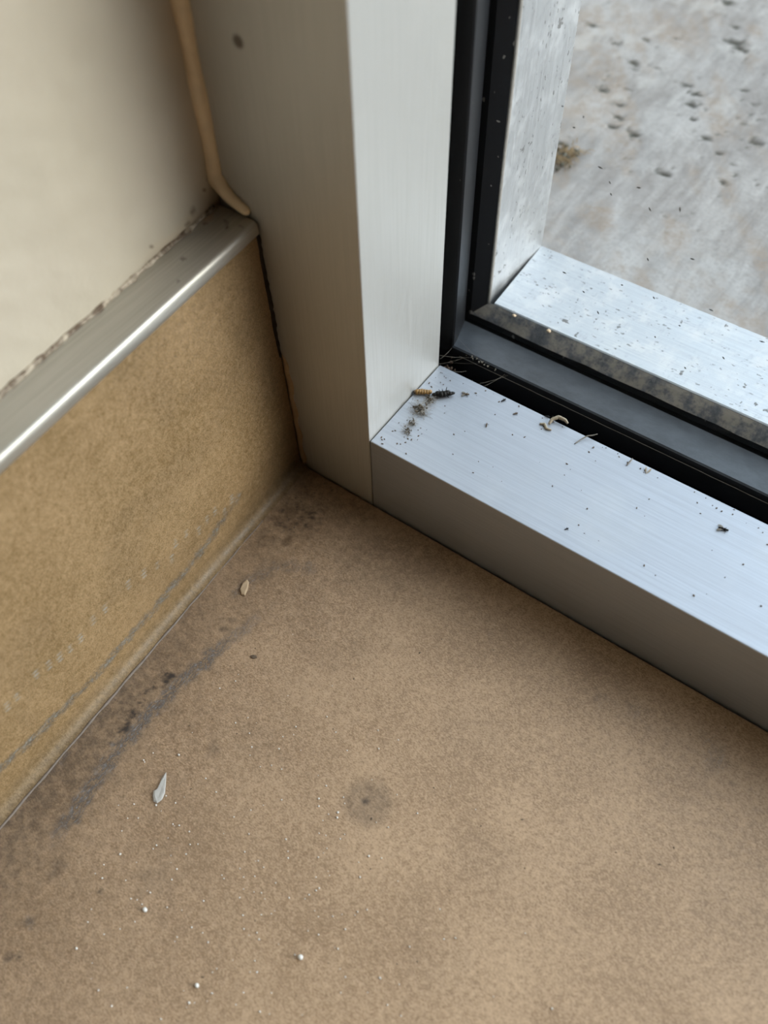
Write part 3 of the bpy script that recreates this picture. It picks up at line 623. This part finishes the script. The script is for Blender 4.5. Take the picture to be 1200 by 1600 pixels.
husk('flat pale larva skin lying in front of the curled husk', [(73.0, 36.2, 0.3), (74.4, 36.9, 0.4), (75.8, 35.6, 0.4), (77.4, 36.0, 0.4)], 0.45)
husk('thin grey twig overhanging the black rubber edge right of the larva husk', [(86.0, 35.2, 0.15), (86.9, 37.6, 0.5), (88.0, 39.6, 1.0), (89.4, 40.6, 1.3), (90.4, 41.6, 1.6)], 0.22, 'twig', 'twig', M_WING)
husk('thin pale stalk at the black rubber edge left of the V shaped wing', [(103.2, 36.6, 0.2), (103.4, 38.0, 0.5), (103.6, 39.6, 0.9)], 0.26, 'plant_stalk', 'stalk', M_WING)
t = thing('insect_wing', 'pale V shaped insect wing on the sill rail right of the stalk', 'wing', (0.1094, 0.0380, ZS))
for q in ((-0.0012, 0.0012), (0.0006, 0.0016)):
    bm = bmesh.new(); wingmesh(bm, (0, -0.0008, 0.0001), (q[0], q[1], 0.0006), 0.0003, 0.00012); from_bm('blade', bm, M_HUSK, t)
t = thing('insect_wing', 'pale scrap of insect wing caught in the black rubber channel', 'wing', (0.1050, D1 + 0.0072, HS - 0.0112))
bm = bmesh.new(); wingmesh(bm, (-0.0006, 0, 0.0001), (0.0010, 0.0008, 0.0012), 0.0006, 0.0001); from_bm('blade', bm, M_HUSK, t)

# dust specks on the sill rail, and crumbs in the corner
bm = bmesh.new()
for k in range(150):
    a = random.random()
    if k < 60: px, py = W + 0.0015 + abs(random.gauss(0, 0.006)), random.uniform(0.001, D1 - 0.001)
    elif k < 105: px, py = random.uniform(W, 0.17), D1 - 0.0005 - abs(random.gauss(0, 0.0022))
    else: px, py = random.uniform(W, 0.18), random.uniform(0.002, D1 - 0.001)
    if py < 0.0008: continue
    r = random.uniform(0.00010, 0.00026); sph(bm, (px, py, ZS + r * 0.5), (r * random.uniform(1, 2), r, r * 0.6), 1, 0.3, random.uniform(0, 3))
tag(from_bm('dust_specks', bm, M_BROWN), 'fine brown dust specks scattered over the sill rail', 'dust', kind='stuff')
bm = bmesh.new()
for k in range(130):
    px = random.uniform(W - 0.001, 0.16) if k > 50 else W + abs(random.gauss(0, 0.012)); e = random.uniform(0.0005, 0.0095)
    r = random.uniform(0.00008, 0.00022); sph(bm, (px, D1 + e, HS - RB + r * 0.6), (r * 1.4, r, r), 1, 0.3)
tag(from_bm('channel_crumbs', bm, M_LIPDUST), 'pale crumbs of dust lying in the black rubber channel', 'dust', kind='stuff')
# cobweb in the black corner
bm = bmesh.new()
def strand(a, b, sag=0.0004, r=0.000022):
    a, b = Vector(a), Vector(b); tube(bm, [a.lerp(b, u) - Vector((0, 0, sag * 4 * u * (1 - u))) for u in (0, .2, .4, .6, .8, 1)], r, 4)
c = lambda dx, e, o: (W + dx, D1 + e, HS + o)
for q in ((c(-0.0005, 0.001, -0.001), c(0.004, 0.010, -0.003)), (c(0, 0.0003, 0.004), c(0.006, 0.0102, -0.002)), (c(0.006, 0.0002, 0), c(0.0075, 0.006, -0.004)),
          (c(0.016, 0.0002, 0), c(0.021, 0.0104, -0.002)), (c(0.020, 0.0102, -0.002), c(0.018, 0, 0.0002)), (c(0.0, 0.006, -0.004), c(0.010, 0.0102, -0.0025)), (c(-0.001, 0.010, 0.006), c(0.010, 0.0106, -0.0016)),
          (c(0.010, 0.0103, -0.002), c(0.016, 0.0104, -0.002)), (c(0, 0.0008, 0.002), c(-0.001, 0.0098, -0.001))): strand(*q)
for k in range(26): q = random.uniform(0.004, 0.018); sph(bm, (W + q, D1 + 0.0104 + random.gauss(0, 0.0003), HS - 0.0018 + random.gauss(0, 0.0003)), random.uniform(0.00008, 0.00028), 1, 0.4)
tag(from_bm('cobweb', bm, M_WEB), 'thin dusty cobweb strands in the corner of the black rubber channel', 'cobweb')
t = thing('dirt_clump', 'dark brown clump of dirt packed into the corner of the black channel', 'dirt', (W + 0.001, D1 + 0.004, HS - RB))
bm = bmesh.new()
for k in range(40): sph(bm, (random.gauss(0.0, 0.0012), random.gauss(0, 0.002), random.uniform(0.0003, 0.0085)), random.uniform(0.0003, 0.0009), 1, 0.4)
from_bm('crust', bm, simple('corner_dirt', (0.030, 0.016, 0.008), 0.9, var=0.7, scale=900), t)
def crumb(label, loc, r, mat, name='crumb', cat='crumb', asp=(1.3, 1, 0.7)):
    bm = bmesh.new(); sph(bm, (0, 0, r * asp[2] * 0.8), (r * asp[0], r * asp[1], r * asp[2]), 2, 0.22); o = from_bm(name, bm, mat); o.location = loc; return tag(o, label, cat)
crumb('cream crumb on the dusty outer gasket, close to the corner', (W + 0.0075, D1 + 0.0375, HS - 0.0036), 0.0006, M_CHIP)
crumb('cream crumb on the dusty outer gasket, further from the corner', (W + 0.0215, D1 + 0.0375, HS - 0.0036), 0.0007, M_CHIP)

# chips on the floor
def chip(name, label, cat, outline, th, mat):
    cx = sum(p[0] for p in outline) / len(outline); cy = sum(p[1] for p in outline) / len(outline)
    bm = bmesh.new(); n = len(outline); ringz = [(1.0, 0.0), (1.03, 0.45), (0.94, 0.9), (0.7, 1.0)]; rings = []
    for s_, z_ in ringz: rings.append([bm.verts.new(((p[0] - cx) * s_ / 1000, (p[1] - cy) * s_ / 1000, z_ * th / 1000 * random.uniform(0.85, 1.1) if z_ else 0)) for p in outline])
    for r, q in zip(rings, rings[1:]):
        for j in range(n): bm.faces.new((r[j], r[(j + 1) % n], q[(j + 1) % n], q[j]))
    bm.faces.new(rings[0][::-1]); bm.faces.new(rings[-1]); o = from_bm(name, bm, mat)
    o.location = (cx / 1000, cy / 1000, 0.00005); return tag(o, label, cat)
chip('plaster_chip', 'cream angular chip on the floor between the scuff marks', 'chip', [(15.6, -51.4), (16.1, -49.6), (17.2, -50.0), (18.6, -52.4), (19.3, -54.6), (18.2, -55.0), (16.6, -53.8)], 0.9, M_CHIP)
chip('paint_flake', 'white comma shaped paint flake on the tan floor', 'flake', [(38.8, -113.4), (39.9, -114.6), (41.2, -116.2), (42.6, -118.0), (43.2, -119.8), (42.8, -121.4), (41.6, -121.6), (40.4, -120.8), (39.6, -119.6), (40.0, -118.6), (39.6, -117.2), (39.0, -115.4)], 0.7, M_FLAKE)
chip('dark_crumb', 'small dark brown crumb on the floor right of the scuff band', 'crumb', [(34.9, -70.2), (35.4, -69.4), (36.3, -69.0), (37.0, -69.5), (36.4, -70.3), (35.5, -70.6)], 0.4, M_BROWN)
def bead(label, px, py, r):
    bm = bmesh.new(); sph(bm, (0, 0, r * 0.8), (r, r * 0.92, r * 0.85), 2, 0.05); o = from_bm('white_bead', bm, M_GRAIN, None, True)
    o.location = (px / 1000, py / 1000, 0.00003); return tag(o, label, 'bead', 'white beads on the floor')
bead('round white bead on the floor, leftmost of the three large ones', 60.1, -144.3, 0.00072)
bead('round white bead on the floor, rightmost of the three large ones', 101.4, -128.5, 0.00075)
bead('round white bead on the floor, lowest of the three large ones', 83.8, -149.5, 0.00062)
bm = bmesh.new()
for (a, b) in [(69.1, -166), (84.8, -153.6), (51.8, -162), (87.6, -94.3), (93.7, -115.1), (73.3, -140), (102.2, -115.6), (89.8, -131.6), (50.8, -130.1), (42.9, -122), (159.8, -100.3), (126, -124), (38.2, -107.2), (82.5, -129.6), (44.6, -145.4), (44.1, -137.9), (71.5, -99.6), (80, -93.1), (79.6, -88.9), (85.5, -71.1), (78.2, -77), (54.6, -109), (45.5, -89.8), (52.3, -122.3), (86.9, -93.0), (101, -97.5)]:
    r = random.uniform(0.00022, 0.00036); sph(bm, (a / 1000, b / 1000, r * 0.7), r, 1, 0.15)
for k in range(210):
    a, b = random.gauss(78, 27), random.gauss(-122, 24)
    if not (28 < a < 190 and -185 < b < -20): continue
    r = random.uniform(0.00011, 0.00027); sph(bm, (a / 1000, b / 1000, r * 0.7), r, 1, 0.15)
tag(from_bm('white_grit', bm, M_GRAIN), 'fine white grit sprinkled over the tan floor', 'grit', kind='stuff')
bm = bmesh.new()
for k in range(60):
    r = random.uniform(0.00010, 0.00022); sph(bm, (random.uniform(0.02, 0.19), random.uniform(-0.18, -0.004), r * 0.5), (r * random.uniform(1, 2.2), r, r * 0.6), 1, 0.3, random.uniform(0, 3))
for k in range(40):
    r = random.uniform(0.00012, 0.0003); sph(bm, (random.uniform(0.006, 0.022), random.uniform(-0.034, -0.003), r * 0.4), (r * 1.4, r, r * 0.5), 1, 0.3)
tag(from_bm('dark_grit', bm, M_BROWN), 'fine dark grit sprinkled over the tan floor', 'grit', kind='stuff')

# dried tuft on the concrete by the outer jamb
t = thing('moss_tuft', 'golden brown dried moss tuft on the concrete beside the outer jamb', 'moss', (0.0022, 0.1840, ZC - 0.0002))
bm = bmesh.new()
for k in range(22): sph(bm, (random.gauss(0, 0.0028), random.gauss(0, 0.0040), random.uniform(0.0002, 0.0014)), random.uniform(0.0007, 0.0016), 1, 0.35)
from_bm('clump', bm, M_MOSSD, t)
bm = bmesh.new()
for k in range(150):
    a = random.uniform(0, 6.28); r0 = abs(random.gauss(0, 0.0025)); ln = random.uniform(0.002, 0.0055); px, py = r0 * math.cos(a), r0 * 1.4 * math.sin(a) + 0.001; a2 = a + random.uniform(-0.6, 0.6)
    tube(bm, [(px, py, 0.0008), (px + ln * 0.5 * math.cos(a2), py + ln * 0.5 * math.sin(a2), 0.0022), (px + ln * math.cos(a2), py + ln * math.sin(a2), random.uniform(0.0003, 0.0016))], [0.00022, 0.00018, 0.00008], 4)
tag(from_bm('strands', bm, M_MOSS, t), 'golden brown dry strands', kind='stuff')
